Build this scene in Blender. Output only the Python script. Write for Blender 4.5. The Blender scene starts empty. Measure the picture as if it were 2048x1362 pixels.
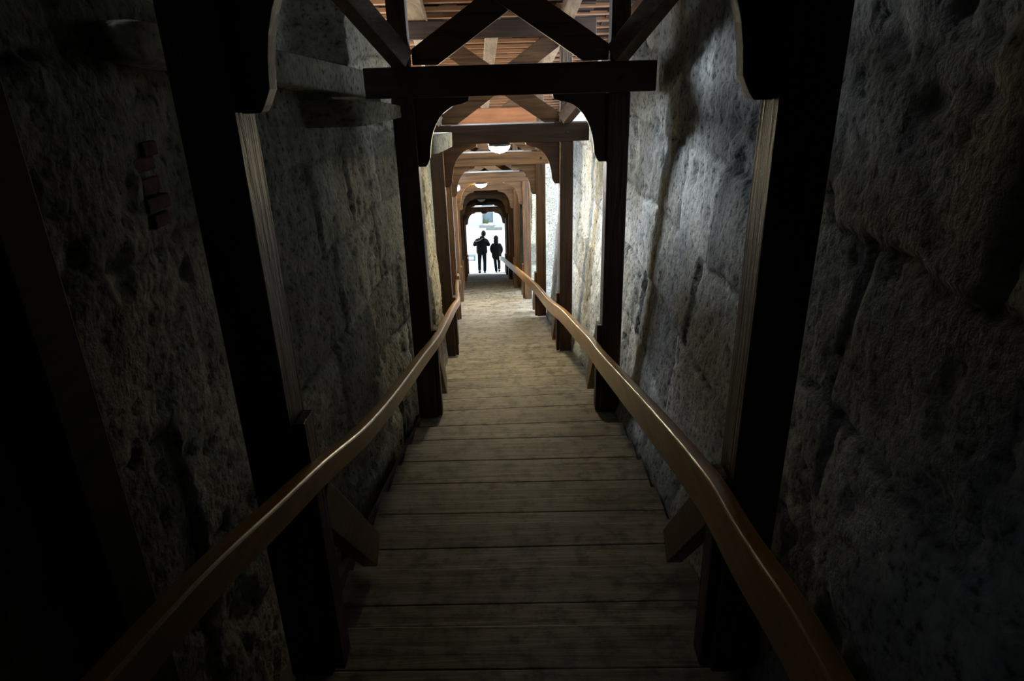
import bpy, math, random
import numpy as np
from mathutils import Vector, Matrix
random.seed(7)
rng = np.random.RandomState(11)
C = bpy.context.scene.collection
sc = bpy.context.scene

# ------------------------------------------------------------------ path of the passage
YF = [-3.0, -1.1, 1.776, 4.841, 7.609, 10.491, 13.381, 16.262, 19.156, 22.052, 24.951, 27.8]
XF = [-.03, -.045, -.077, -.166, -.378, -.659, -.931, -1.219, -1.508, -1.787, -2.042, -2.30]
ZN = [(-3, -1.45), (-1.1, -1.60), (.38, -1.83), (1.624, -2.025), (2.038, -2.091), (2.867, -2.232), (3.695, -2.409), (4.524, -2.611),
      (5.352, -2.808), (6.181, -3.013), (7.01, -3.207), (7.838, -3.433), (10.491, -4.003), (13.381, -4.714),
      (16.262, -5.399), (19.156, -6.128), (22.052, -6.889), (24.951, -7.69), (27.8, -8.4)]
def cx(y): return float(np.interp(y, YF, XF))
def cz(y): return float(np.interp(y, [a for a, b in ZN], [b for a, b in ZN]))
def yaw(y):
    return math.atan2(-(cx(y + .7) - cx(y - .7)), 1.4)
H = 2.45            # underside of the crossbeams above the foot

# ------------------------------------------------------------------ helpers
def tag(o, label=None, cat=None, group=None, kind=None):
    if label: o['label'] = label
    if cat: o['category'] = cat
    if group: o['group'] = group
    if kind: o['kind'] = kind
    return o
def empty(name, loc=(0, 0, 0), rz=0.0):
    o = bpy.data.objects.new(name, None); C.objects.link(o)
    o.location = loc; o.rotation_euler = (0, 0, rz); o.empty_display_size = .1
    return o
class MB:
    def __init__(s): s.v = []; s.f = []; s.sm = []
    def add(s, vs, fs, smooth=False, M=None):
        n = len(s.v)
        s.v += [tuple(M @ Vector(v)) if M is not None else tuple(v) for v in vs]
        s.f += [tuple(n + i for i in f) for f in fs]; s.sm += [smooth] * len(fs)
        return s
    def box(s, x0, x1, y0, y1, z0, z1, M=None):
        vs = [(x, y, z) for z in (z0, z1) for y in (y0, y1) for x in (x0, x1)]
        return s.add(vs, [(0, 2, 3, 1), (4, 5, 7, 6), (0, 1, 5, 4), (2, 6, 7, 3), (0, 4, 6, 2), (1, 3, 7, 5)], False, M)
    def bar(s, a, b, w, t, up=(0, 0, 1)):
        a, b = Vector(a), Vector(b); d = (b - a).normalized()
        side = d.cross(Vector(up)).normalized(); u = side.cross(d).normalized()
        vs = [p + side * sx * w / 2 + u * sz * t / 2 for p in (a, b) for sx, sz in ((-1, -1), (1, -1), (1, 1), (-1, 1))]
        return s.add(vs, [(3, 2, 1, 0), (4, 5, 6, 7), (0, 1, 5, 4), (1, 2, 6, 5), (2, 3, 7, 6), (3, 0, 4, 7)])
    def prism_xz(s, prof, y0, y1):
        n = len(prof)
        vs = [(x, y0, z) for x, z in prof] + [(x, y1, z) for x, z in prof]
        fs = [tuple(range(n)), tuple(range(2 * n - 1, n - 1, -1))] + [(i, i + n, (i + 1) % n + n, (i + 1) % n) for i in range(n)]
        return s.add(vs, fs)
    def sweep(s, pts, prof, smooth=False, cap=True):
        """prof: (side, up) offsets; path mostly along y, sections kept upright"""
        n = len(prof); vs = []; fs = []
        P = [Vector(p) for p in pts]
        for i, p in enumerate(P):
            d = (P[min(i + 1, len(P) - 1)] - P[max(i - 1, 0)]); d.z = 0; d.normalize()
            side = Vector((d.y, -d.x, 0))
            for a, b in prof: vs.append(p + side * a + Vector((0, 0, b)))
        for i in range(len(P) - 1):
            for j in range(n):
                k = (j + 1) % n
                fs.append((i * n + j, i * n + k, (i + 1) * n + k, (i + 1) * n + j))
        if cap:
            fs.append(tuple(range(n - 1, -1, -1))); fs.append(tuple((len(P) - 1) * n + j for j in range(n)))
        return s.add(vs, fs, smooth)
    def lathe(s, prof, seg=28, M=None, smooth=True):
        vs = []; fs = []; n = len(prof)
        for i in range(seg):
            a = 2 * math.pi * i / seg
            for r, z in prof: vs.append((r * math.cos(a), r * math.sin(a), z))
        for i in range(seg):
            for j in range(n - 1):
                k = (i + 1) % seg
                fs.append((i * n + j, k * n + j, k * n + j + 1, i * n + j + 1))
        return s.add(vs, fs, smooth, M)
    def tube(s, pts, r, seg=8):
        P = [Vector(p) for p in pts]; vs = []; fs = []
        for i, p in enumerate(P):
            d = (P[min(i + 1, len(P) - 1)] - P[max(i - 1, 0)]).normalized()
            a = d.orthogonal().normalized(); b = d.cross(a)
            for k in range(seg):
                t = 2 * math.pi * k / seg; vs.append(p + a * r * math.cos(t) + b * r * math.sin(t))
        for i in range(len(P) - 1):
            for k in range(seg):
                fs.append((i * seg + k, i * seg + (k + 1) % seg, (i + 1) * seg + (k + 1) % seg, (i + 1) * seg + k))
        fs += [tuple(range(seg - 1, -1, -1)), tuple((len(P) - 1) * seg + k for k in range(seg))]
        return s.add(vs, fs, True)
    def build(s, name, mat, parent=None, bevel=0, loc=None, kind=None):
        me = bpy.data.meshes.new(name); me.from_pydata(s.v, [], s.f)
        me.polygons.foreach_set('use_smooth', s.sm); me.materials.append(mat); me.update()
        o = bpy.data.objects.new(name, me); C.objects.link(o)
        if parent is not None: o.parent = parent
        if loc is not None: o.location = loc
        if bevel:
            m = o.modifiers.new('bevel', 'BEVEL'); m.width = bevel; m.segments = 2; m.limit_method = 'ANGLE'; m.angle_limit = math.radians(40)
        if kind: o['kind'] = kind
        return o

# ------------------------------------------------------------------ materials
def nt(name):
    m = bpy.data.materials.new(name); m.use_nodes = True
    t = m.node_tree; b = t.nodes['Principled BSDF']
    return m, t, b
def N(t, typ, **kw):
    n = t.nodes.new(typ)
    for k, v in kw.items():
        if k in n.inputs: n.inputs[k].default_value = v
        else: setattr(n, k, v)
    return n
def ramp(t, stops):
    r = t.nodes.new('ShaderNodeValToRGB'); e = r.color_ramp.elements
    while len(e) > 1: e.remove(e[-1])
    e[0].position = stops[0][0]; e[0].color = (*stops[0][1], 1)
    for p, c in stops[1:]:
        x = e.new(p); x.color = (*c, 1)
    return r
def wood(name, dark, light, axis='z', rough=.5, fine=1.0, bump=.25, stains=None, spec=.5):
    """stained wood whose grain runs along the given axis of the piece"""
    m, t, b = nt(name); L = t.links.new
    tc = N(t, 'ShaderNodeTexCoord'); mp = N(t, 'ShaderNodeMapping')
    s = {'x': (1.2, 22, 22), 'y': (22, 1.2, 22), 'z': (22, 22, 1.2)}[axis]
    mp.inputs['Scale'].default_value = [q * fine for q in s]
    oi = N(t, 'ShaderNodeObjectInfo'); ad = N(t, 'ShaderNodeVectorMath', operation='ADD')
    mul = N(t, 'ShaderNodeVectorMath', operation='SCALE'); mul.inputs['Scale'].default_value = 37
    cmb = N(t, 'ShaderNodeCombineXYZ')
    for k in range(3): L(oi.outputs['Random'], cmb.inputs[k])
    L(cmb.outputs[0], mul.inputs[0]); L(tc.outputs['Object'], ad.inputs[0]); L(mul.outputs[0], ad.inputs[1]); L(ad.outputs[0], mp.inputs[0])
    n1 = N(t, 'ShaderNodeTexNoise', Scale=1.0, Detail=6.0, Roughness=.65, Distortion=.6); L(mp.outputs[0], n1.inputs['Vector'])
    n2 = N(t, 'ShaderNodeTexNoise', Scale=2.5, Detail=3.0); L(ad.outputs[0], n2.inputs['Vector'])
    r = ramp(t, [(.30, dark), (.62, light)]); L(n1.outputs[0], r.inputs[0])
    mx = N(t, 'ShaderNodeMix', data_type='RGBA', blend_type='MULTIPLY'); mx.inputs[0].default_value = .55
    r2 = ramp(t, [(.3, (.45, .42, .4)), (.65, (1, 1, 1))]); L(n2.outputs[0], r2.inputs[0])
    L(r.outputs[0], mx.inputs[6]); L(r2.outputs[0], mx.inputs[7]); out = mx.outputs[2]
    if stains:
        n3 = N(t, 'ShaderNodeTexNoise', Scale=11.0, Detail=6.0, Roughness=.66); L(ad.outputs[0], n3.inputs['Vector'])
        r3 = ramp(t, [(.47, (1, 1, 1)), (.66, stains)]); L(n3.outputs[0], r3.inputs[0])
        m2 = N(t, 'ShaderNodeMix', data_type='RGBA', blend_type='MULTIPLY'); m2.inputs[0].default_value = .9
        L(out, m2.inputs[6]); L(r3.outputs[0], m2.inputs[7]); out = m2.outputs[2]
    L(out, b.inputs['Base Color']); b.inputs['Roughness'].default_value = rough
    b.inputs['Specular IOR Level'].default_value = spec
    bp = N(t, 'ShaderNodeBump', Strength=bump, Distance=.02); L(n1.outputs[0], bp.inputs['Height']); L(bp.outputs[0], b.inputs['Normal'])
    return m
def stone(name, c1, c2, rough=.95, scale=1.0):
    m, t, b = nt(name); L = t.links.new
    g = N(t, 'ShaderNodeTexCoord')
    at = N(t, 'ShaderNodeAttribute', attribute_name='tint')
    n1 = N(t, 'ShaderNodeTexNoise', Scale=3.2 * scale, Detail=9.0, Roughness=.72); L(g.outputs['Object'], n1.inputs['Vector'])
    n2 = N(t, 'ShaderNodeTexNoise', Scale=30.0 * scale, Detail=3.0, Roughness=.55); L(g.outputs['Object'], n2.inputs['Vector'])
    vo = N(t, 'ShaderNodeTexVoronoi', Scale=26.0 * scale); L(g.outputs['Object'], vo.inputs['Vector'])
    r1 = ramp(t, [(.32, c1), (.66, c2)]); L(n1.outputs[0], r1.inputs[0])
    r2 = ramp(t, [(.33, (.16, .16, .17)), (.41, (.75, .75, .75)), (.52, (1.0, 1.0, 1.0)), (.72, (1.25, 1.25, 1.22))]); L(n2.outputs[0], r2.inputs[0])
    m1 = N(t, 'ShaderNodeMix', data_type='RGBA', blend_type='MULTIPLY'); m1.inputs[0].default_value = .85
    L(r1.outputs[0], m1.inputs[6]); L(r2.outputs[0], m1.inputs[7])
    m2 = N(t, 'ShaderNodeMix', data_type='RGBA', blend_type='MULTIPLY'); m2.inputs[0].default_value = 1.0
    L(m1.outputs[2], m2.inputs[6]); L(at.outputs['Color'], m2.inputs[7])
    L(m2.outputs[2], b.inputs['Base Color']); b.inputs['Roughness'].default_value = rough
    b.inputs['Specular IOR Level'].default_value = .25
    a = N(t, 'ShaderNodeMath', operation='ADD'); L(n2.outputs[0], a.inputs[0]); L(n1.outputs[0], a.inputs[1])
    a2 = N(t, 'ShaderNodeMath', operation='MULTIPLY_ADD'); L(vo.outputs[0], a2.inputs[0]); a2.inputs[1].default_value = .2; L(a.outputs[0], a2.inputs[2])
    bp = N(t, 'ShaderNodeBump', Strength=.55, Distance=.018); L(a2.outputs[0], bp.inputs['Height']); L(bp.outputs[0], b.inputs['Normal'])
    return m
def plain(name, col, rough=.6, noise=.15, scale=8, metal=0.0):
    m, t, b = nt(name); L = t.links.new
    tc = N(t, 'ShaderNodeTexCoord'); n = N(t, 'ShaderNodeTexNoise', Scale=float(scale), Detail=5.0); L(tc.outputs['Object'], n.inputs['Vector'])
    r = ramp(t, [(.3, tuple(c * (1 - noise) for c in col)), (.7, tuple(min(1, c * (1 + noise)) for c in col))]); L(n.outputs[0], r.inputs[0])
    L(r.outputs[0], b.inputs['Base Color']); b.inputs['Roughness'].default_value = rough; b.inputs['Metallic'].default_value = metal
    bp = N(t, 'ShaderNodeBump', Strength=.2, Distance=.01); L(n.outputs[0], bp.inputs['Height']); L(bp.outputs[0], b.inputs['Normal'])
    return m
def glow(name, col, strength):
    m, t, b = nt(name)
    b.inputs['Base Color'].default_value = (*col, 1); b.inputs['Emission Color'].default_value = (*col, 1)
    b.inputs['Emission Strength'].default_value = strength
    return m
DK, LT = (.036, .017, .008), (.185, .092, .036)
D1, D2 = (.020, .009, .005), (.070, .033, .017)  # stained timber darkened, shade of the near frames put into its colour
SHADE_X = wood('shaded_timber_x', D1, D2, 'x', .5)
SHADE_Z = wood('shaded_timber_z', D1, D2, 'z', .52, 1.0, 1.0)
W_X = wood('stained_timber_x', DK, LT, 'x', .42); W_Y = wood('stained_timber_y', DK, LT, 'y', .42)
W_Z = wood('stained_timber_z', DK, LT, 'z', .42, 1.0, 1.0)
RAIL = wood('varnished_rail', (.21, .105, .024), (.38, .20, .050), 'y', .30, 1.0, .08, spec=.5)
TREAD = wood('worn_tread', (.13, .115, .095), (.33, .295, .235), 'x', .6, 1.0, .25, stains=(.26, .26, .26))
STR_W = wood('stringer_wood', (.02, .014, .010), (.05, .038, .03), 'y', .8)
RAFT = wood('bare_rafter', (.24, .15, .085), (.50, .34, .21), 'y', .7, .6, .3)
LATH = wood('roof_lath', (.34, .15, .07), (.62, .31, .15), 'x', .7, .6, .3)
GABLE = wood('gable_board', (.26, .085, .03), (.48, .19, .08), 'x', .6, .5, .3)
TILE = plain('clay_tile', (.045, .017, .012), .85, .4, 9)
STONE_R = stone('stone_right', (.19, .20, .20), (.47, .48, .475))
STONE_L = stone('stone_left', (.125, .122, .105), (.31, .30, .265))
DOME = glow('lit_dome_glass', (1.0, .83, .50), 42)
DOME_2 = glow('lit_dome_glass_far', (1.0, .83, .50), 75)
DOME_C = glow('lit_globe_glass', (.72, .84, 1.0), 5)
DOME_OFF = plain('unlit_dome_glass', (.55, .62, .66), .25, .05)
METAL = plain('lamp_metal', (.10, .10, .10), .45, .2, 20, .6)
GLINT = plain('pale_sky_glint', (.62, .64, .66), .35, .08, 20)  # pale colour standing in for sky light on the beam tops
IRON = plain('bolt_iron', (.03, .028, .026), .5, .2, 20, .7)
PAVE = plain('pale_cobbles', (.36, .37, .38), .9, .2, 5)
PLASTER = plain('pale_plaster', (.26, .26, .26), .9, .04, 3)
RECESS = plain('blue_grey_door', (.10, .14, .165), .7, .08, 3)
KERB = plain('grey_kerb', (.10, .11, .105), .9, .2, 6)
GRASS = plain('dull_green_weeds', (.06, .09, .035), .95, .4, 20)
BRICK = plain('old_brick', (.13, .055, .04), .95, .4, 30)

# ------------------------------------------------------------------ numpy noise
def lattice(seed):
    return np.random.RandomState(seed).rand(256, 256)
def vnoise(x, y, L):
    xi = np.floor(x).astype(int); yi = np.floor(y).astype(int); fx = x - xi; fy = y - yi
    fx = fx * fx * (3 - 2 * fx); fy = fy * fy * (3 - 2 * fy)
    g = lambda a, b: L[a % 256, b % 256]
    return (g(xi, yi) * (1 - fx) + g(xi + 1, yi) * fx) * (1 - fy) + (g(xi, yi + 1) * (1 - fx) + g(xi + 1, yi + 1) * fx) * fy
def fbm(x, y, seed, oct=5, gain=.5):
    L = lattice(seed); s = 0; a = 1; tot = 0
    for o in range(oct):
        s = s + a * vnoise(x * 2 ** o + 17 * o, y * 2 ** o + 31 * o, L); tot += a; a *= gain
    return s / tot
def ashlar(Y, Z, seed, ch=.50, bl=.95, groove=.022, wob=.05):
    """depth and tint of big squared blocks laid in level courses, with worn joints"""
    wy = Y + wob * 2 * (fbm(Y * 2.1, Z * 2.1, seed + 1) - .5) + .02 * (fbm(Y * 11, Z * 11, seed + 5) - .5)
    wz = Z + wob * 2 * (fbm(Y * 2.1 + 40, Z * 2.1, seed + 2) - .5) + .02 * (fbm(Y * 11, Z * 11 + 9, seed + 6) - .5)
    c = np.floor(wz / ch); L = lattice(seed + 3)
    off = L[c.astype(int) % 256, 3] * 5; blen = bl * (.75 + .6 * L[c.astype(int) % 256, 9])
    u = wy / blen + off; b = np.floor(u)
    r = L[(b.astype(int) * 7) % 256, c.astype(int) % 256]; r2 = L[(b.astype(int) * 13 + 5) % 256, c.astype(int) % 256]
    dz = np.minimum(wz / ch - c, 1 - (wz / ch - c)) * ch; dy = np.minimum(u - b, 1 - (u - b)) * blen
    d = np.minimum(dz, dy)
    # the same joint wears deep here and vanishes there
    wear = np.clip((fbm(Y * 1.3, Z * 1.3, seed + 4) - .40) * 5, 0, 1)
    j = np.exp(-(d / .014) ** 2) * groove * (.25 + .75 * wear)
    rough = .032 * (fbm(Y * 1.7, Z * 1.7, seed + 7, 4) - .5) + .020 * (fbm(Y * 7, Z * 7, seed + 8, 4, .6) - .5)
    spall = np.clip(fbm(Y * 2.6, Z * 3.2, seed + 9, 5, .62) - .63, 0, 1) * .20 + .012 * np.clip(fbm(Y * 16, Z * 16, seed + 10, 3) - .62, 0, .1) * 10
    depth = rough + .028 * (r - .5) - j - spall
    return depth, .55 + .85 * r2, j / groove

def build_wall(name, side, y0, y1, xoff, top, mat, step, seed, tintcol, back=.55, bottom=-.35):
    """side -1 left, +1 right; xoff(Y,h) = clear distance from the centre line; top(Y) = height above the steps"""
    ny = int((y1 - y0) / step) + 1; nz = int((np.max(top(np.linspace(y0, y1, 50))) - bottom) / step) + 1
    Ys = np.linspace(y0, y1, ny); T = np.linspace(0, 1, nz)
    Yg, Tg = np.meshgrid(Ys, T, indexing='ij')
    tp = top(Yg); h = bottom + Tg * (tp - bottom)
    base = np.interp(Yg, [a for a, b in ZN], [b for a, b in ZN]); Z = base + h
    cxg = np.interp(Yg, YF, XF)
    dep, tint, jn = ashlar(Yg, Z, seed)
    X = cxg + side * (xoff(Yg, h) - dep * 1.0)
    V = np.stack([X, Yg, Z], -1).reshape(-1, 3)
    n0 = len(V)
    idx = np.arange(n0).reshape(ny, nz)
    a, b_, c, d = idx[:-1, :-1].ravel(), idx[1:, :-1].ravel(), idx[1:, 1:].ravel(), idx[:-1, 1:].ravel()
    F = np.stack([a, d, c, b_] if side > 0 else [a, b_, c, d], -1)
    Vb = V.copy(); Vb[:, 0] = (cxg + side * (xoff(Yg, h).max() + back)).ravel()
    # back face is a coarse sheet joined around the rim
    rim = np.concatenate([idx[:, 0], idx[-1, 1:], idx[::-1, -1][1:], idx[0, ::-1][1:-1]])
    Vr = Vb[rim]; nr = len(rim); r_idx = n0 + np.arange(nr)
    me = bpy.data.meshes.new(name)
    allv = np.concatenate([V, Vr]); faces = [tuple(int(q) for q in f) for f in F]
    for k in range(nr):
        k2 = (k + 1) % nr; f = (int(rim[k]), int(rim[k2]), int(r_idx[k2]), int(r_idx[k]))
        faces.append(f)
    nb = len(idx[:, 0]); # back sheet: quads between bottom and top rim rows
    topr = list(range(nb + nz - 2, nb + nz - 2 + ny))
    for k in range(ny - 1):
        faces.append((int(r_idx[k]), int(r_idx[k + 1]), int(r_idx[topr[ny - 2 - k]]), int(r_idx[topr[ny - 1 - k]])))
    me.from_pydata(allv.tolist(), [], faces); me.materials.append(mat)
    me.polygons.foreach_set('use_smooth', [True] * len(F) + [False] * (len(faces) - len(F)))
    ca = me.color_attributes.new('tint', 'FLOAT_COLOR', 'POINT')
    col = np.ones((len(allv), 4), np.float32)
    warm = (fbm(Yg * .9, Z * .9, seed + 12) - .5)
    tt = (tint * (1 - .65 * np.clip(jn, 0, 1)))
    for q in range(3):
        col[:n0, q] = (tt * tintcol[q] * (1 + (.25, .05, -.35)[q] * warm)).ravel()
    ca.data.foreach_set('color', col.ravel()); me.update()
    o = bpy.data.objects.new(name, me); C.objects.link(o); o['kind'] = 'structure'
    return o

# ------------------------------------------------------------------ the walls
def pocket(Y, d):           # shallow slots where the posts stand against the stone
    s = 0
    for y in YF[2:11]: s = s + d * np.exp(-((Y - (y + .09)) / .17) ** 4)
    return s
def xr(Y, h):
    return .86 + .17 * np.clip(h / 2.0, 0, 1) - .05 * np.clip((.35 - h) / .35, 0, 1) * (.5 + fbm(Y * 2, h * 2, 77)) + 0 * Y
def xl(Y, h):
    w = np.interp(Y, [-3, 2.5, 3.5, 4.8, 5.6, 6.6, 7.3, 7.6, 8.2, 12, 27], [1.06, 1.02, .97, .93, .80, .72, .72, .86, .84, .86, .86])
    up = np.interp(Y, [1, 2.5, 4, 5, 6, 7.4, 8.5], [.02, .08, .11, .12, .10, .10, .04])
    rec = np.where((h > 2.34) & (Y < 5.3), .60, 0.0) + np.where((h > 2.62) & (Y >= 5.3), .22, 0.0)
    return w + up * np.clip(h / 2.2, 0, 1) + rec
def topr_(Y): return np.interp(Y, [-3, 4.7, 5.4, 6.8, 7.7, 15.5, 16.5, 27], [3.80, 3.80, 3.15, 3.10, 2.72, 2.72, 3.85, 3.85]) + .10 * (fbm(Y * 3, Y * 0, 5) - .5)
def topl_(Y): return np.interp(Y, [-3, 5.2, 5.9, 7.0, 7.6, 15.5, 16.5, 27], [3.90, 3.90, 3.45, 3.15, 2.75, 2.75, 3.85, 3.85]) + .10 * (fbm(Y * 3, Y * 0, 6) - .5)
build_wall('wall_right', 1, -1.6, 10.75, xr, topr_, STONE_R, .026, 21, (1, 1.01, 1.02))
build_wall('wall_right', 1, 15.3, 25.3, xr, topr_, STONE_R, .07, 29, (.9, .95, .9))
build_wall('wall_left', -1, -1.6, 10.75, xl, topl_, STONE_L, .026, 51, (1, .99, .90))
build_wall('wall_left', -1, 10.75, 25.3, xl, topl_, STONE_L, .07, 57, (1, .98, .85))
bk = MB(); bk.box(-2.2, 2.1, -2.0, -1.6, -2.6, 2.6); bk.build('wall_back', STONE_L, kind='structure')

# exposed bricks in the left wall
bk = MB()
for q, (yy, zz, w_) in enumerate([(1.98, -.265, .13), (1.99, -.325, .10), (2.0, -.38, .13), (2.02, -.435, .09), (2.03, -.225, .08)]):
    x = cx(yy) - 1.085
    bk.box(x - .05, x + .022 + .006 * (q % 3), yy - w_ / 2, yy + w_ / 2, zz - .021, zz + .021)
wl = [o for o in bpy.data.objects if o.name == 'wall_left'][0]
o = bk.build('brick_patch', BRICK, wl, .006)
o['label'] = 'small patch of broken red bricks'

# ------------------------------------------------------------------ projecting stones
def rough_block(name, pts8, seed, label, group=None):
    """eight corner points (bottom four, top four) -> subdivided, chipped stone"""
    P = np.array(pts8, float); n = 14
    mb = MB()
    def face(a, b, c, d, k):
        vs = []
        for i in range(n + 1):
            for j in range(n + 1):
                u, v = i / n, j / n
                vs.append((1 - u) * (1 - v) * P[a] + u * (1 - v) * P[b] + u * v * P[c] + (1 - u) * v * P[d])
        vs = np.array(vs)
        fs = [(i * (n + 1) + j, (i + 1) * (n + 1) + j, (i + 1) * (n + 1) + j + 1, i * (n + 1) + j + 1) for i in range(n) for j in range(n)]
        ctr = P.mean(0)
        dn = (fbm(vs[:, 1] * 9 + vs[:, 0] * 5, vs[:, 2] * 9 + vs[:, 0] * 5, seed, 4) - .5) * .05
        e = P.max(0) - P.min(0); q = np.abs(vs - ctr) / (e / 2)
        s = np.sort(q, 1)[:, 1]; rnd = np.clip(s - .82, 0, 1) * .28
        vs = ctr + (vs - ctr) * (1 + dn[:, None] - rnd[:, None])
        mb.add([tuple(v) for v in vs], fs, True)
    for k, f in enumerate([(0, 3, 2, 1), (4, 5, 6, 7), (0, 1, 5, 4), (1, 2, 6, 5), (2, 3, 7, 6), (3, 0, 4, 7)]): face(*f, k)
    o = mb.build(name, STONE_L)
    ca = o.data.color_attributes.new('tint', 'FLOAT_COLOR', 'POINT')
    ca.data.foreach_set('color', np.tile([1.75, 1.72, 1.55, 1], len(o.data.vertices)).astype(np.float32))
    bmod = o.modifiers.new('weld', 'WELD'); bmod.merge_threshold = .002
    return tag(o, label, 'stone block', group)
def slab(name, x0, x1, y0, y1, zb0, zb1, th0, th1, seed, label):
    rough_block(name, [(x0, y0, zb0), (x1, y0, zb0), (x1, y1, zb1), (x0, y1, zb1),
                       (x0, y0, zb0 + th0), (x1, y0, zb0 + th0), (x1, y1, zb1 + th1), (x0, y1, zb1 + th1)], seed, label)
slab('ledge_stone', -1.50, -1.04, 1.9, 4.46, .02, -.215, .10, .155, 3, 'long grey stone slab jutting from the left wall at beam height')
slab('corbel_stone', -1.45, -.89, 3.60, 4.76, -.315, -.36, .14, .07, 4, 'short blunt stone stub under the end of the long grey ledge slab')
slab('corbel_stone', -1.40, -.81, 5.60, 6.86, -.72, -.80, .15, .13, 5, 'small pale stone corbel sticking out just in front of the lamp-carrying third timber frame')
slab('fallen_stone', -1.14, -.90, 1.02, 1.50, -1.97, -2.02, .20, .16, 6, 'rounded stone lying beside the stairs at the bottom left')

# ------------------------------------------------------------------ timber frames
HW = [.831, .811, .790, .800, .807, .805, .81, .835, .875]
SH = [0, 0, 0, 0, 0, 0, .03, .07, .10]
def frame(i, y, hw, hh, label, lamp_bolt=False):
    z = cz(y + .05)
    root = empty('timber_frame', (cx(y) + SH[i], y, z), yaw(y))
    tag(root, label, 'timber frame', 'timber portal frames down the covered stairs')
    pw, pd = .15, .15; a = hw - pw
    PX, PZ = (SHADE_X, SHADE_Z) if i < 3 else (W_X, W_Z)  # first three frames take the timber with shade in its colour
    bh = .195
    sag = random.uniform(-.004, .004)
    for s in (-1, 1):
        m = MB(); m.box(min(s * a, s * hw), max(s * a, s * hw), 0, pd, .0, hh)
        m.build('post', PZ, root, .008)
        # curved brace between post and beam
        g = [(0, -.005), (.375, -.005), (.370, -.030), (.32, -.050)]
        for k in range(1, 9):
            t = k / 9 * math.pi / 2
            g.append((.32 - .235 * math.sin(t), -.05 - .35 * (1 - math.cos(t))))
        g += [(.082, -.405), (.062, -.445), (.05, -.462), (.0, -.462)]
        pr = [(s * (a - q[0]), hh + q[1]) for q in g]
        if s > 0: pr = pr[::-1]
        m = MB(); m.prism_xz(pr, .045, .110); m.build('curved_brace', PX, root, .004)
        # post continuing above the beam to the roof tie
        m = MB(); x0, x1 = sorted((s * (a + .01), s * (hw - .015))); m.box(x0, x1, .02, .14, hh + bh, hh + bh + .86)
        m.build('upper_post', W_Z, root, .006)
        # diagonal foot strut down to a lower step
        yb = y + pd + .58; zb = cz(yb - .07)
        x = s * (hw - pw / 2 - .06)
        m = MB(); m.bar((x, pd + .0, .66), (x, pd + .58, zb - z + .06), .07, .15, up=(0, -.6, 1))
        # cut level at the foot
        m.build('foot_strut', W_Y, root, .005)
        m = MB(); x0, x1 = sorted((s * (a - .035), s * (a - .001))); m.box(x0, x1, .03, .125, .0, .75 if i else (1.03 if s < 0 else .80))
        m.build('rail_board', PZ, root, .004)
        # strut raking out to the wall head
        m = MB(); m.bar((s * (a + .05), -.01, hh + bh + .045), (s * (a + .72), -.95, hh + bh + 1.0), .125, .125, up=(0, 0, 1))
        m.build('raking_strut', W_Y, root, .006)
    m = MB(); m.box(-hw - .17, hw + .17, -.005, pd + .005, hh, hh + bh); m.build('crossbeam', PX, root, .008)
    if 2 <= i <= 5:
        m = MB(); m.box(-a + .10, a - .06, .0, pd, hh + bh + .001, hh + bh + .006)  # added thin strip imitating daylight caught on the beam's upper face
        m.build('beam_top_glint', GLINT, root)['label'] = 'pale strip added as sky glint along the beam top'
    z0, z1 = hh + bh + .008, hh + bh + .86
    for k, s in enumerate((-1, 1)):
        yy = .035 + k * .07; dx, dz = 2 * a - .02, z1 - z0 - .1; L = math.hypot(dx, dz); w = .14
        # strut between inner corners, square-cut level with beam and tie
        ux = w / 2 * L / dz
        pr = [(-s * (a - .0) , z0), (-s * (a - 2 * ux * .62), z0), (s * a, z1 - .10), (s * a, z1), (s * (a - 2 * ux * .62), z1), (-s * a, z0 + .10)]
        if s > 0: pr = pr
        else: pr = pr[::-1]
        m = MB(); m.prism_xz(pr, yy, yy + .065); m.build('cross_brace', W_X, root, .004)
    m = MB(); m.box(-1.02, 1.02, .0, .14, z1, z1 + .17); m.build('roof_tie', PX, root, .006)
    for s in (-1, 1):
        m = MB(); M = Matrix.Translation((s * (hw - .07), -.006, hh + .09)) @ Matrix.Rotation(math.pi / 2, 4, 'X')
        m.lathe([(0, .02), (.012, .018), (.017, .008), (.017, 0)], 12, M); m.build('bolt_head', IRON, root)
    return root
HT = [2.40, 2.455, 2.51, 2.485, 2.455, 2.46, 2.45, 2.43, 2.38]
LB = ['nearest timber frame, its two dark posts cut off at the top of the picture',
      'dark timber frame with full crossbeam and cross braces above, second from the camera',
      'dark timber frame carrying the larger lit dome lamp under its beam',
      'brown timber frame lit warm, just before the bright opening in the right wall',
      'light brown timber frame carrying the smaller lit dome lamp',
      'light brown timber frame just past the bright opening in the right wall',
      'dim brown timber frame carrying the unlit pale dome lamp',
      'nearly black timber frame, the last but one before the bright exit',
      'black timber frame around the bright exit with a lamp silhouetted at its top']
FR = [frame(i, YF[i + 2], HW[i], HT[i], LB[i]) for i in range(9)]
# boarding above the fourth frame
m = MB(); m.box(-.66, .66, -.05, -.012, 2.485 + .195 + .26, 2.485 + .195 + .64)
o = m.build('gable_board', GABLE, FR[3], .004); o['label'] = 'wide reddish bare board'
# upright timber against the left wall near the camera
m = MB(); m.box(-1.125, -.985, 1.18, 1.31, -2.0, .75)
tag(m.build('wall_timber', STR_W, None, .008), 'dark upright timber standing against the left wall at the edge of the picture', 'timber')

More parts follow.
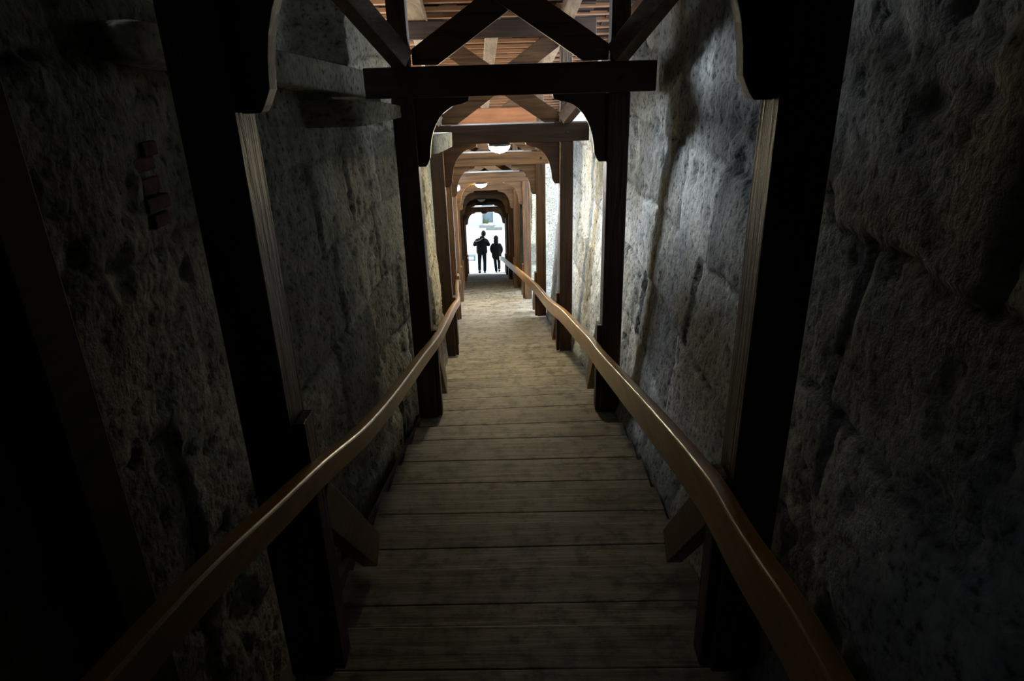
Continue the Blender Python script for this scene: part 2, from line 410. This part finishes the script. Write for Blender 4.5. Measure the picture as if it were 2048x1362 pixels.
# ------------------------------------------------------------------ staircase
RUN = .4143
stair = empty('staircase', (cx(5), 5, cz(5)))
tag(stair, 'long flight of worn grey-brown wooden steps running down between the handrails', 'staircase')
for k in range(-9, 42):
    yn = 2.038 + k * RUN; z = cz(yn); ya = yaw(yn) ; x = cx(yn)
    m = MB(); hw = .795 + random.uniform(-.008, .008)
    g = RUN * .5 + random.uniform(-.02, .02)
    m.box(-hw, hw, -RUN - .0, -g - .0008, -.045, 0); m.box(-hw, hw, -g + .0008, 0, -.045, -.0004)
    o = m.build('tread', TREAD, stair, .006); o.location = Vector((x, yn, z)) - stair.location; o.rotation_euler = (random.uniform(-.004, .004), random.uniform(-.004, .004), ya)
    zn = cz(yn + RUN)
    m = MB(); m.box(-hw + .02, hw - .02, -.055, -.03, zn - z + .002, -.047)
    o = m.build('riser', TREAD, stair); o.location = Vector((x, yn, z)) - stair.location; o.rotation_euler = (0, 0, ya)
for s in (-1, 1):
    pts = [(cx(y) + s * .822 - stair.location.x, y - 5, cz(y) - stair.location.z) for y in np.arange(-1.5, 19.2, .5)]
    m = MB(); m.sweep(pts, [(-.022, -.42), (.022, -.42), (.022, -.075), (-.022, -.075)]); m.build('stringer', STR_W, stair)
# rubble ground under and beside the stairs
m = MB(); ys = np.arange(-1.6, 19.3, .6)
m.sweep([(cx(y), y, cz(y) - .33) for y in ys], [(-1.3, -.2), (1.3, -.2), (1.3, 0), (-1.3, 0)])
g = m.build('floor', KERB, kind='structure')
# landing of stone paving at the foot
m = MB(); ys = list(np.arange(19.05, 25.3, .5)) + [25.2]
m.sweep([(cx(y), y, cz(y)) for y in ys], [(-1.1, -.25), (1.1, -.25), (1.1, 0), (-1.1, 0)])
m.build('floor', plain('landing_paving', (.22, .21, .20), .8, .35, 5), kind='structure')

# ------------------------------------------------------------------ handrails
def smooth_path(P, n=6):
    P = np.array(P, float); out = []
    for i in range(len(P) - 1):
        p0, p1, p2, p3 = P[max(i - 1, 0)], P[i], P[i + 1], P[min(i + 2, len(P) - 1)]
        for k in range(n):
            t = k / n; a = .5
            m1 = (p2 - p0) / 2 ; m2 = (p3 - p1) / 2
            m1 = m1 * min(1, np.linalg.norm(p2 - p1) / (np.linalg.norm(m1) + 1e-6)); m2 = m2 * min(1, np.linalg.norm(p2 - p1) / (np.linalg.norm(m2) + 1e-6))
            out.append((2 * t**3 - 3 * t**2 + 1) * p1 + (t**3 - 2 * t**2 + t) * m1 + (-2 * t**3 + 3 * t**2) * p2 + (t**3 - t**2) * m2)
    out.append(P[-1]); return [tuple(p) for p in out]
def rail(pts, tall, wide, label):
    p0 = Vector(pts[0]); root = empty('handrail', (cx(p0.y), p0.y, cz(p0.y)))
    tag(root, label, 'handrail', 'wooden handrails')
    loc = root.location
    w, t, r = wide / 2, tall, .013
    prof = [(-w, -t + .006), (-w + .006, -t), (w - .006, -t), (w, -t + .006), (w, -r)]
    for k in range(1, 5): a = k / 4 * math.pi / 2; prof.append((w - r + r * math.cos(a), -r + r * math.sin(a)))
    for k in range(0, 4): a = k / 4 * math.pi / 2; prof.append((-w + r - r * math.sin(a), -r + r * math.cos(a)))
    prof.append((-w, -r))
    m = MB(); m.sweep([Vector(p) - loc for p in smooth_path(pts)], prof, True)
    o = m.build('rail', RAIL, root)
    md = o.modifiers.new('n', 'EDGE_SPLIT'); md.split_angle = math.radians(16)
    return root
def brackets(root, pts, s, idx):
    P = np.array(pts)
    for i in idx:
        y = YF[i + 2] + .075
        x = np.interp(y, P[:, 1], P[:, 0]); z = np.interp(y, P[:, 1], P[:, 2])
        xa = cx(YF[i + 2]) + s * (HW[i] - .15)
        m = MB(); x0, x1 = sorted((x - root.location.x + s * .018, xa - root.location.x - s * .036))
        if x1 - x0 < .01: x1 = x0 + .01
        m.box(x0, x1, y - .03 - root.location.y, y + .03 - root.location.y, z - .10 - root.location.z, z - .03 - root.location.z)
        m.build('bracket', W_Z, root, .003)
def far(s, off, h, ys): return [(cx(y) + s * off, y, cz(y) + h) for y in ys]
RR = [(.555, -.9, -.78), (.555, .2, -.93), (.553, .91, -1.07), (.553, 1.13, -1.10), (.552, 1.47, -1.18), (.55, 1.84, -1.245), (.52, 2.6, -1.44), (.49, 3.5, -1.70), (.455, 4.5, -1.985), (.42, 5.1, -2.12), (.37, 5.75, -2.28), (.27, 6.8, -2.51), (.15, 7.95, -2.80)] + far(1, .585, .63, (10.0, 12.15, 15.0, 18.5)) + far(1, .60, .67, (21.5, 24.6))
rr = rail(RR, .155, .055, 'broad golden brown handrail along the right wall, bright along its top edge'); brackets(rr, RR, 1, range(0, 8))
LL = [(-.71, -.9, -.60), (-.71, .2, -.80), (-.71, .75, -.89), (-.71, 1.08, -.96), (-.712, 1.45, -1.07), (-.712, 1.83, -1.18), (-.718, 2.34, -1.35), (-.73, 2.94, -1.51), (-.75, 3.9, -1.73), (-.775, 4.71, -1.93), (-.855, 6.11, -2.25), (-.93, 7.0, -2.50), (-.985, 7.8, -2.72), (-1.09, 8.64, -2.96), (-1.25, 9.9, -3.22), (-1.38, 11.1, -3.44), (-1.60, 12.9, -3.97)]
ll = rail(LL, .085, .055, 'slim dark handrail curving down along the left wall, lit thinly on its top'); brackets(ll, LL, -1, range(0, 4))
L2 = [(-1.74, 13.2, -4.02)] + far(-1, .72, .63, (13.9, 16.1)) + far(-1, .68, .64, (19.0, 22.0)) + far(-1, .64, .66, (24.6,))
l2 = rail(L2, .07, .05, 'short pale far handrail on the left, past where the near one ends'); brackets(l2, L2, -1, range(5, 8))

# ------------------------------------------------------------------ roof
def zr(y): return cz(y) + 2.46 + .195 + .86 + .17
roof = empty('tiled_roof', (cx(5), 5, zr(5)))
tag(roof, 'sloping roof of bare rafters and thin battens under dark clay tiles', 'roof')
ys = np.arange(-1.9, 25.9, .8); rl = roof.location
zrs = lambda y: float(np.interp(y, ys, [sum(zr(y + d) for d in np.linspace(-1.6, 1.6, 9)) / 9 for y in ys]))
for off in (-.83, -.04, .72, ):
    wid = .19 if off == -.83 else .14
    m = MB(); m.sweep([(cx(y) + off - rl.x, y - 5, zrs(y) + .02 - rl.z) for y in ys], [(-wid / 2, 0), (wid / 2, 0), (wid / 2, .11), (-wid / 2, .11)])
    m.build('rafter', RAFT, roof, .004)
for off in (-1.42, 1.42):
    m = MB(); m.sweep([(cx(y) + off - rl.x, y - 5, zrs(y) + .02 - rl.z) for y in ys], [(-.05, 0), (.05, 0), (.05, .11), (-.05, .11)])
    m.build('eaves_rafter', W_Y, roof, .004)
y = 1.0; nl = 0
while y < 25.6 and nl < 100:
    sl = math.atan2(zrs(y + .3) - zrs(y - .3), .6)
    m = MB(); m.box(-1.55, 1.55, -.024, .024, 0, .04)
    o = m.build('batten', LATH, roof, 0); o.location = (cx(y) - rl.x, y - 5, zrs(y) + .132 - rl.z)
    o.rotation_euler = (sl, random.uniform(-.003, .003), yaw(y) + random.uniform(-.004, .004)); nl += 1
    y += .2475 + random.uniform(-.012, .012)
# tiles: overlapping rows resting on the battens
m = MB()
for y in np.arange(-1.9, 25.7, .33):
    zz = zrs(y + .16) + .185 - rl.z; sl = math.atan2(zrs(y + .3) - zrs(y - .3), .6)
    for k in range(-8, 8):
        x = cx(y) - rl.x + k * .2; dz = .008 * ((k % 2) * 2 - 1)
        m.box(-.106, .106, -.19, .20, 0, .014, Matrix.Translation((x + .1, y + .16 - 5, zz + dz)) @ Matrix.Rotation(sl + .05, 4, 'X'))
m.build('tiling', TILE, roof)
m = MB(); m.sweep([(cx(y) - rl.x, y - 5, zrs(y) + .27 - rl.z) for y in ys], [(-1.6, 0), (1.6, 0), (1.6, .01), (-1.6, .01)])  # unseen sheet added above the tiles to stop light leaking between them
m.build('light_leak_cover', TILE, roof)

# ------------------------------------------------------------------ lamps
def lamp(i, lit, label, dx=0.0, r=.118):
    y = YF[i + 2] + .08; fr = FR[i]
    z = cz(YF[i + 2] + .05) + HT[i]
    root = empty('ceiling_lamp', (cx(YF[i + 2]) + dx, y, z), yaw(y))
    tag(root, label, 'lamp', 'dome lamps under the crossbeams')
    m = MB(); m.lathe([(0, 0), (r * .8, 0), (r * 1.04, -.012), (r * 1.04, -.03), (0, -.03)], 32); m.build('base_ring', METAL, root)
    m = MB(); m.lathe([(r * math.cos(t), -.03 - r * .68 * math.sin(t)) for t in np.linspace(0, math.pi / 2, 10)], 32)
    m.build('glass_dome', (DOME if i == 2 else DOME_2) if lit else DOME_OFF, root)
    m = MB(); m.lathe([(0, -.03 - r * .68 - .018), (.010, -.03 - r * .68 - .012), (.013, -.03 - r * .68), (0, -.03 - r * .68 + .003)], 12); m.build('finial', METAL, root)
    return root
lamp(2, True, 'larger glowing dome lamp under the beam of the dark third frame', -.03)
lamp(4, True, 'smaller glowing dome lamp farther down, under a light brown beam', -.17)
lamp(6, False, 'dim unlit pale dome lamp above the black arch', -.07)
lamp(8, False, 'dark lamp silhouetted in the top of the bright exit arch', .08)
g_ = empty('wall_globe', (-1.49, 12.7, -2.245)); tag(g_, 'small round bluish white globe lamp on the left side by the second dome lamp', 'lamp')
m = MB(); m.lathe([(.058 * math.sin(t), .058 * math.cos(t)) for t in np.linspace(0, math.pi, 14)], 20); m.build('globe', DOME_C, g_)
m = MB(); m.tube([(-.05, .0, .0), (-.12, .0, .02), (-.30, .0, .02)], .012); m.build('arm', METAL, g_)

# ------------------------------------------------------------------ people (seen from behind, walking away)
SKIN = plain('skin', (.25, .13, .09), .6, .05); HAIR = plain('dark_hair', (.012, .009, .007), .7, .3, 60)
JK1 = plain('dark_jacket', (.005, .006, .006), .8, .2, 30); TR1 = plain('dark_trousers', (.005, .006, .008), .8, .2, 30)
JK2 = plain('black_padded_coat', (.004, .005, .005), .6, .2, 30); SHOE = plain('black_shoes', (.006, .006, .006), .4, .1)
SCARF = plain('grey_strap', (.05, .05, .045), .9, .2, 30)
for mm in (JK1, JK2, TR1, HAIR, SHOE):
    bb = mm.node_tree.nodes['Principled BSDF']; bb.inputs['Specular IOR Level'].default_value = .12; bb.inputs['Roughness'].default_value = .9
def skinned(name, nodes, edges, mat, parent, root=0, sub=2):
    me = bpy.data.meshes.new(name); me.from_pydata([n[0] for n in nodes], edges, []); me.materials.append(mat)
    o = bpy.data.objects.new(name, me); C.objects.link(o); o.parent = parent
    import bmesh
    bm = bmesh.new(); bm.from_mesh(me); lay = bm.verts.layers.skin.verify(); bm.verts.ensure_lookup_table()
    for i, n in enumerate(nodes):
        r = n[1]; r = r if isinstance(r, tuple) else (r, r)
        bm.verts[i][lay].radius = r; bm.verts[i][lay].use_root = (i == root)
    bm.to_mesh(me); bm.free()
    sk = o.modifiers.new('skin', 'SKIN'); sk.use_smooth_shade = True; sk.branch_smoothing = .3
    ss = o.modifiers.new('sub', 'SUBSURF'); ss.levels = sub; ss.render_levels = sub
    return o
def ball(name, mat, parent, c, r, seg=20, rings=14, cut=None):
    m = MB(); c = Vector(c)
    M = Matrix.Translation(c) @ Matrix.Diagonal((*r, 1))
    m.lathe([(math.sin(t), math.cos(t)) for t in np.linspace(0, math.pi if cut is None else cut, rings)], seg, M); return m.build(name, mat, parent)
def person(loc, S, rz, man, label):
    root = empty('person', loc, rz); tag(root, label, 'person')
    k = S / 1.75
    v = lambda x, y, z: (x * k, y * k, z * k)
    hx = .085 if man else 0.0            # the man's head tilts to his right
    # --- body: one continuous skinned figure (facing +y, away from the camera)
    stepL = (-.105, .05) if man else (-.10, -.03)
    if man:
        legL = [(-.09, .0, .90), (-.115, .03, .50), (-.13, .10, .09), (-.135, .20, .035)]
        legR = [(.09, .0, .90), (.10, .02, .49), (.085, -.06, .09), (.09, .04, .035)]
        armL = [(-.20, .0, 1.40), (-.305, .02, 1.17), (-.15, .20, 1.20), (-.09, .25, 1.22)]
        armR = [(.20, .0, 1.40), (.295, .02, 1.15), (.16, .20, 1.20), (.10, .25, 1.22)]
    else:
        legL = [(-.08, .0, .90), (-.07, .02, .50), (-.03, -.04, .09), (-.03, .06, .035)]
        legR = [(.08, .0, .90), (.09, .08, .52), (.11, -.17, .24), (.15, -.12, .15)]
        armL = [(-.17, .0, 1.36), (-.225, -.01, 1.10), (-.17, .12, .90), (-.17, .16, .84)]
        armR = [(.17, .0, 1.36), (.235, -.01, 1.10), (.18, .12, .90), (.18, .16, .84)]
    nodes = [(v(0, 0, .93), .125 * k), (v(0, 0, 1.15), .10 * k), (v(0, -.01, 1.33), .075 * k), (v(hx * .3, 0, 1.49), .052 * k), (v(hx, .015, 1.60), (.074 * k, .085 * k)), (v(hx * 1.2, .01, 1.69), (.068 * k, .078 * k))]
    edges = [(0, 1), (1, 2), (2, 3), (3, 4), (4, 5)]
    def chain(frm, pts, rs):
        p = frm
        for q, r in zip(pts, rs):
            nodes.append((v(*q), r * k)); edges.append((p, len(nodes) - 1)); p = len(nodes) - 1
        return p
    chain(0, legL, (.085, .055, .038, .032)); chain(0, legR, (.085, .055, .038, .032))
    hl = chain(2, armL, (.038, .042, .028, .028)); hr = chain(2, armR, (.038, .042, .028, .028))
    for h, A, s in ((hl, armL, 1), (hr, armR, -1)):
        p = Vector(A[3]); d = (p - Vector(A[2])).normalized(); sd = Vector((0, -.3, 1)).normalized()
        for f in range(4):
            ln = (.065, .075, .07, .055)[f]
            b0 = p + sd * (.027 - .018 * f) + d * .03; b1 = b0 + d * ln * .55; b2 = b1 + d * ln * .35 + Vector((0, -.02, -.01))
            chain(h, [tuple(b0), tuple(b1), tuple(b2)], (.010, .009, .008))
        t0 = p + sd * .03; chain(h, [tuple(t0), tuple(t0 + sd * .03 + d * .02)], (.011, .009))
    skinned('body', nodes, edges, SKIN, root, 0, 1)
    # face on the far side of the head
    hz = 1.62
    ball('nose', SKIN, root, v(hx * 1.05, .105, hz), (.013 * k, .02 * k, .022 * k), 10, 8)
    for s in (-1, 1):
        ball('ear', SKIN, root, v(hx * 1.05 + s * .082, .01, hz), (.012 * k, .02 * k, .032 * k), 10, 8)
        ball('eye', plain('eye', (.6, .6, .6), .3, .05), root, v(hx * 1.05 + s * .032, .083, hz + .025), (.012 * k, .010 * k, .009 * k), 8, 6)
    # --- clothing
    if man:
        n = [(v(0, 0, .78), (.235 * k, .17 * k)), (v(0, 0, .95), (.245 * k, .175 * k)), (v(0, 0, 1.16), (.25 * k, .17 * k)), (v(0, -.01, 1.34), (.235 * k, .15 * k)), (v(hx * .2, 0, 1.46), (.15 * k, .11 * k))]
        e = [(0, 1), (1, 2), (2, 3), (3, 4)]
        for A in (armL, armR):
            b = len(n); n += [(v(A[0][0], 0, 1.37), .105 * k), (v(A[0][0] * 1.28, 0, 1.26), .09 * k), (v(*A[1]), .066 * k), (v(*[(p + q) / 2 for p, q in zip(A[1], A[2])]), .055 * k), (v(*A[2]), .046 * k)]
            e += [(3, b), (b, b + 1), (b + 1, b + 2), (b + 2, b + 3), (b + 3, b + 4)]
        skinned('jacket', n, e, JK1, root, 0, 2)
        n = [(v(*q), (.042 * k, .018 * k)) for q in ((-.25, -.08, 1.385), (-.18, -.150, 1.375), (-.09, -.170, 1.40), (.0, -.155, 1.445), (.07, -.105, 1.50))]
        skinned('shoulder_strap', n, [(0, 1), (1, 2), (2, 3), (3, 4)], SCARF, root, 0, 1)
    else:
        n = [(v(0, 0, .64), (.21 * k, .16 * k)), (v(0, 0, .86), (.25 * k, .18 * k)), (v(0, 0, 1.1), (.25 * k, .18 * k)), (v(0, -.01, 1.30), (.24 * k, .155 * k)), (v(0, 0, 1.44), (.15 * k, .11 * k))]
        e = [(0, 1), (1, 2), (2, 3), (3, 4)]
        for A in (armL, armR):
            b = len(n); n += [(v(A[0][0], 0, 1.33), .105 * k), (v(A[0][0] * 1.3, -.01, 1.23), .080 * k), (v(*A[1]), .078 * k), (v(*[(p + q) / 2 for p, q in zip(A[1], A[2])]), .068 * k), (v(*A[2]), .058 * k)]
            e += [(3, b), (b, b + 1), (b + 1, b + 2), (b + 2, b + 3), (b + 3, b + 4)]
        skinned('padded_coat', n, e, JK2, root, 0, 2)
    ball('collar', JK1 if man else JK2, root, v(hx * .4, -.005, 1.485 if man else 1.45), (.100 * k, .095 * k, .085 * k), 20, 12)
    for A in (legL, legR):
        n = [(v(A[0][0] * .95, 0, .93), .105 * k), (v(A[0][0], A[0][1], .80), .098 * k), (v(*A[1]), .072 * k), (v(*[p + (q - p) * 1.0 for p, q in zip(A[1], A[2])]), .068 * k)]
        skinned('trouser_leg', n, [(0, 1), (1, 2), (2, 3)], TR1, root, 0, 2)
        h_, t_ = A[2], A[3]
        n = [(v(h_[0], h_[1] - .03, h_[2] - .045), .062 * k), (v(h_[0], h_[1] + .06, (h_[2] + t_[2]) / 2 - .02), .060 * k), (v(t_[0], t_[1] + .02, t_[2] + .005), .048 * k)]
        skinned('shoe', n, [(0, 1), (1, 2)], SHOE, root, 0, 2)
    if man:
        m = ball('hair', HAIR, root, v(hx * 1.15, -.012, 1.655), (.094 * k, .108 * k, .125 * k), 20, 14, math.pi * .75)
    else:
        ball('hair', HAIR, root, v(0, -.02, 1.64), (.108 * k, .112 * k, .132 * k), 20, 14, math.pi * .8)
        n = [(v(0, -.05, 1.62), (.115 * k, .08 * k)), (v(0, -.07, 1.50), (.125 * k, .08 * k)), (v(0, -.10, 1.38), (.10 * k, .05 * k))]
        skinned('long_hair', n, [(0, 1), (1, 2)], HAIR, root, 0, 2)
    return root
GZ = -8.035
person((-2.205, 26.0, GZ), 1.74, .04, True, 'taller person in dark jacket with grey shoulder strap, elbows out, walking out the exit')
person((-1.625, 26.0, GZ), 1.55, -.03, False, 'shorter person in black padded coat, one foot lifted, beside the taller one')

# ------------------------------------------------------------------ outside
m = MB(); m.box(-14, 10, 25.2, 60, GZ - .2, GZ); m.build('ground', PAVE, kind='structure')
m = MB(); m.box(-2.75, -1.32, 25.21, 25.55, GZ, GZ + .13); tag(m.build('threshold_step', PAVE, None, .01), 'single pale stone step just outside the exit arch', 'step')
# terrace outside the opening in the right wall and verge on the left, falling with the stairs
for s, nm in ((1, 'ground'), (-1, 'ground')):
    m = MB(); ys = np.arange(-1.5, 26, 1.0)
    m.sweep([(cx(y) + s * 9.6, y, cz(y) - (.05 if s > 0 else -.9)) for y in ys], [(-8.2, -.3), (8.2, -.3), (8.2, 0), (-8.2, 0)])
    m.build(nm, PAVE, kind='structure')
b = empty('building', (-3, 34.2, GZ)); tag(b, 'pale plastered building across the yard with a blue-grey doorway', 'building')
m = MB(); m.box(-6, .20, 0, .5, 0, 7); m.box(.75, 7, 0, .5, 0, 7); m.box(.20, .75, 0, .5, 3.2, 7); m.build('wall', PLASTER, b)
m = MB(); m.box(.20, .75, .28, .34, .12, 3.2); m.build('door', RECESS, b, .01)
m = MB(); m.box(.04, .80, -.30, 0, 0, .07); m.build('doorstep', KERB, b, .01)
m = MB(); m.box(-6.2, 7.2, -.3, .6, 7.0, 7.3); m.build('roof', TILE, b)
m = MB(); rr_ = random.Random(3)
for q in range(60):
    x, y, h = rr_.uniform(.22, .50), rr_.uniform(.02, .22), rr_.uniform(.08, .28)
    m.add([(x - .02, y, .12), (x + .02, y, .12), (x + rr_.uniform(-.05, .05), y - .03, .12 + h)], [(0, 1, 2)])
tag(m.build('weeds', GRASS, None, loc=(-3, 34.2, GZ)), 'green weeds growing at the foot of the blue-grey doorway', 'weeds', kind='stuff')
m = MB(); m.box(-2.58, -1.76, 33.35, 33.6, GZ, GZ + .10); m.build('kerb', KERB); tag(bpy.data.objects['kerb'], 'low grey kerb lying across the pale yard before the building', 'kerb')
be = empty('bench', (-3.0, 28.0, GZ)); tag(be, 'low pale bench outside the exit, just left of the taller person', 'bench')
m = MB(); m.box(-.45, .35, -.15, .15, .20, .25); m.build('seat', RECESS, be, .008)
for x in (-.38, .28):
    m = MB(); m.box(x, x + .06, -.13, .13, 0, .20); m.build('leg', RECESS, be, .005)

# ------------------------------------------------------------------ light
w = bpy.data.worlds.new('overcast_sky'); sc.world = w; w.use_nodes = True
bg = w.node_tree.nodes['Background']; bg.inputs[0].default_value = (.80, .91, 1.0, 1); bg.inputs[1].default_value = 1.05

sl_ = bpy.data.lights.new('low_sun', 'SUN'); sl_.energy = 7.5; sl_.angle = math.radians(25); sl_.color = (.86, .94, 1.0)
so = bpy.data.objects.new('low_sun', sl_); C.objects.link(so); so.rotation_euler = Vector((2.1, -3.5, -1.0)).to_track_quat('-Z', 'Y').to_euler()

# ------------------------------------------------------------------ camera
R = Vector((0.99915814, 0.03159228, -0.02617125)); U = Vector((0.01183503, 0.38884742, 0.92122615)); F = Vector((-0.03928026, 0.92076034, -0.38814617))
cam = bpy.data.cameras.new('camera'); co = bpy.data.objects.new('camera', cam); C.objects.link(co)
co.matrix_world = Matrix(((R.x, U.x, -F.x, 0), (R.y, U.y, -F.y, 0), (R.z, U.z, -F.z, 0), (0, 0, 0, 1)))
cam.sensor_width = 36; cam.lens = 1350 / 2048 * 36; cam.clip_start = .05; cam.clip_end = 200
sc.camera = co
sc.view_settings.view_transform = 'Standard'; sc.view_settings.look = 'None'; sc.view_settings.gamma = 1; sc.view_settings.exposure = 2.9
sc.view_settings.use_curve_mapping = False
sc.cycles.max_bounces = 14; sc.cycles.diffuse_bounces = 8; sc.cycles.use_denoising = True
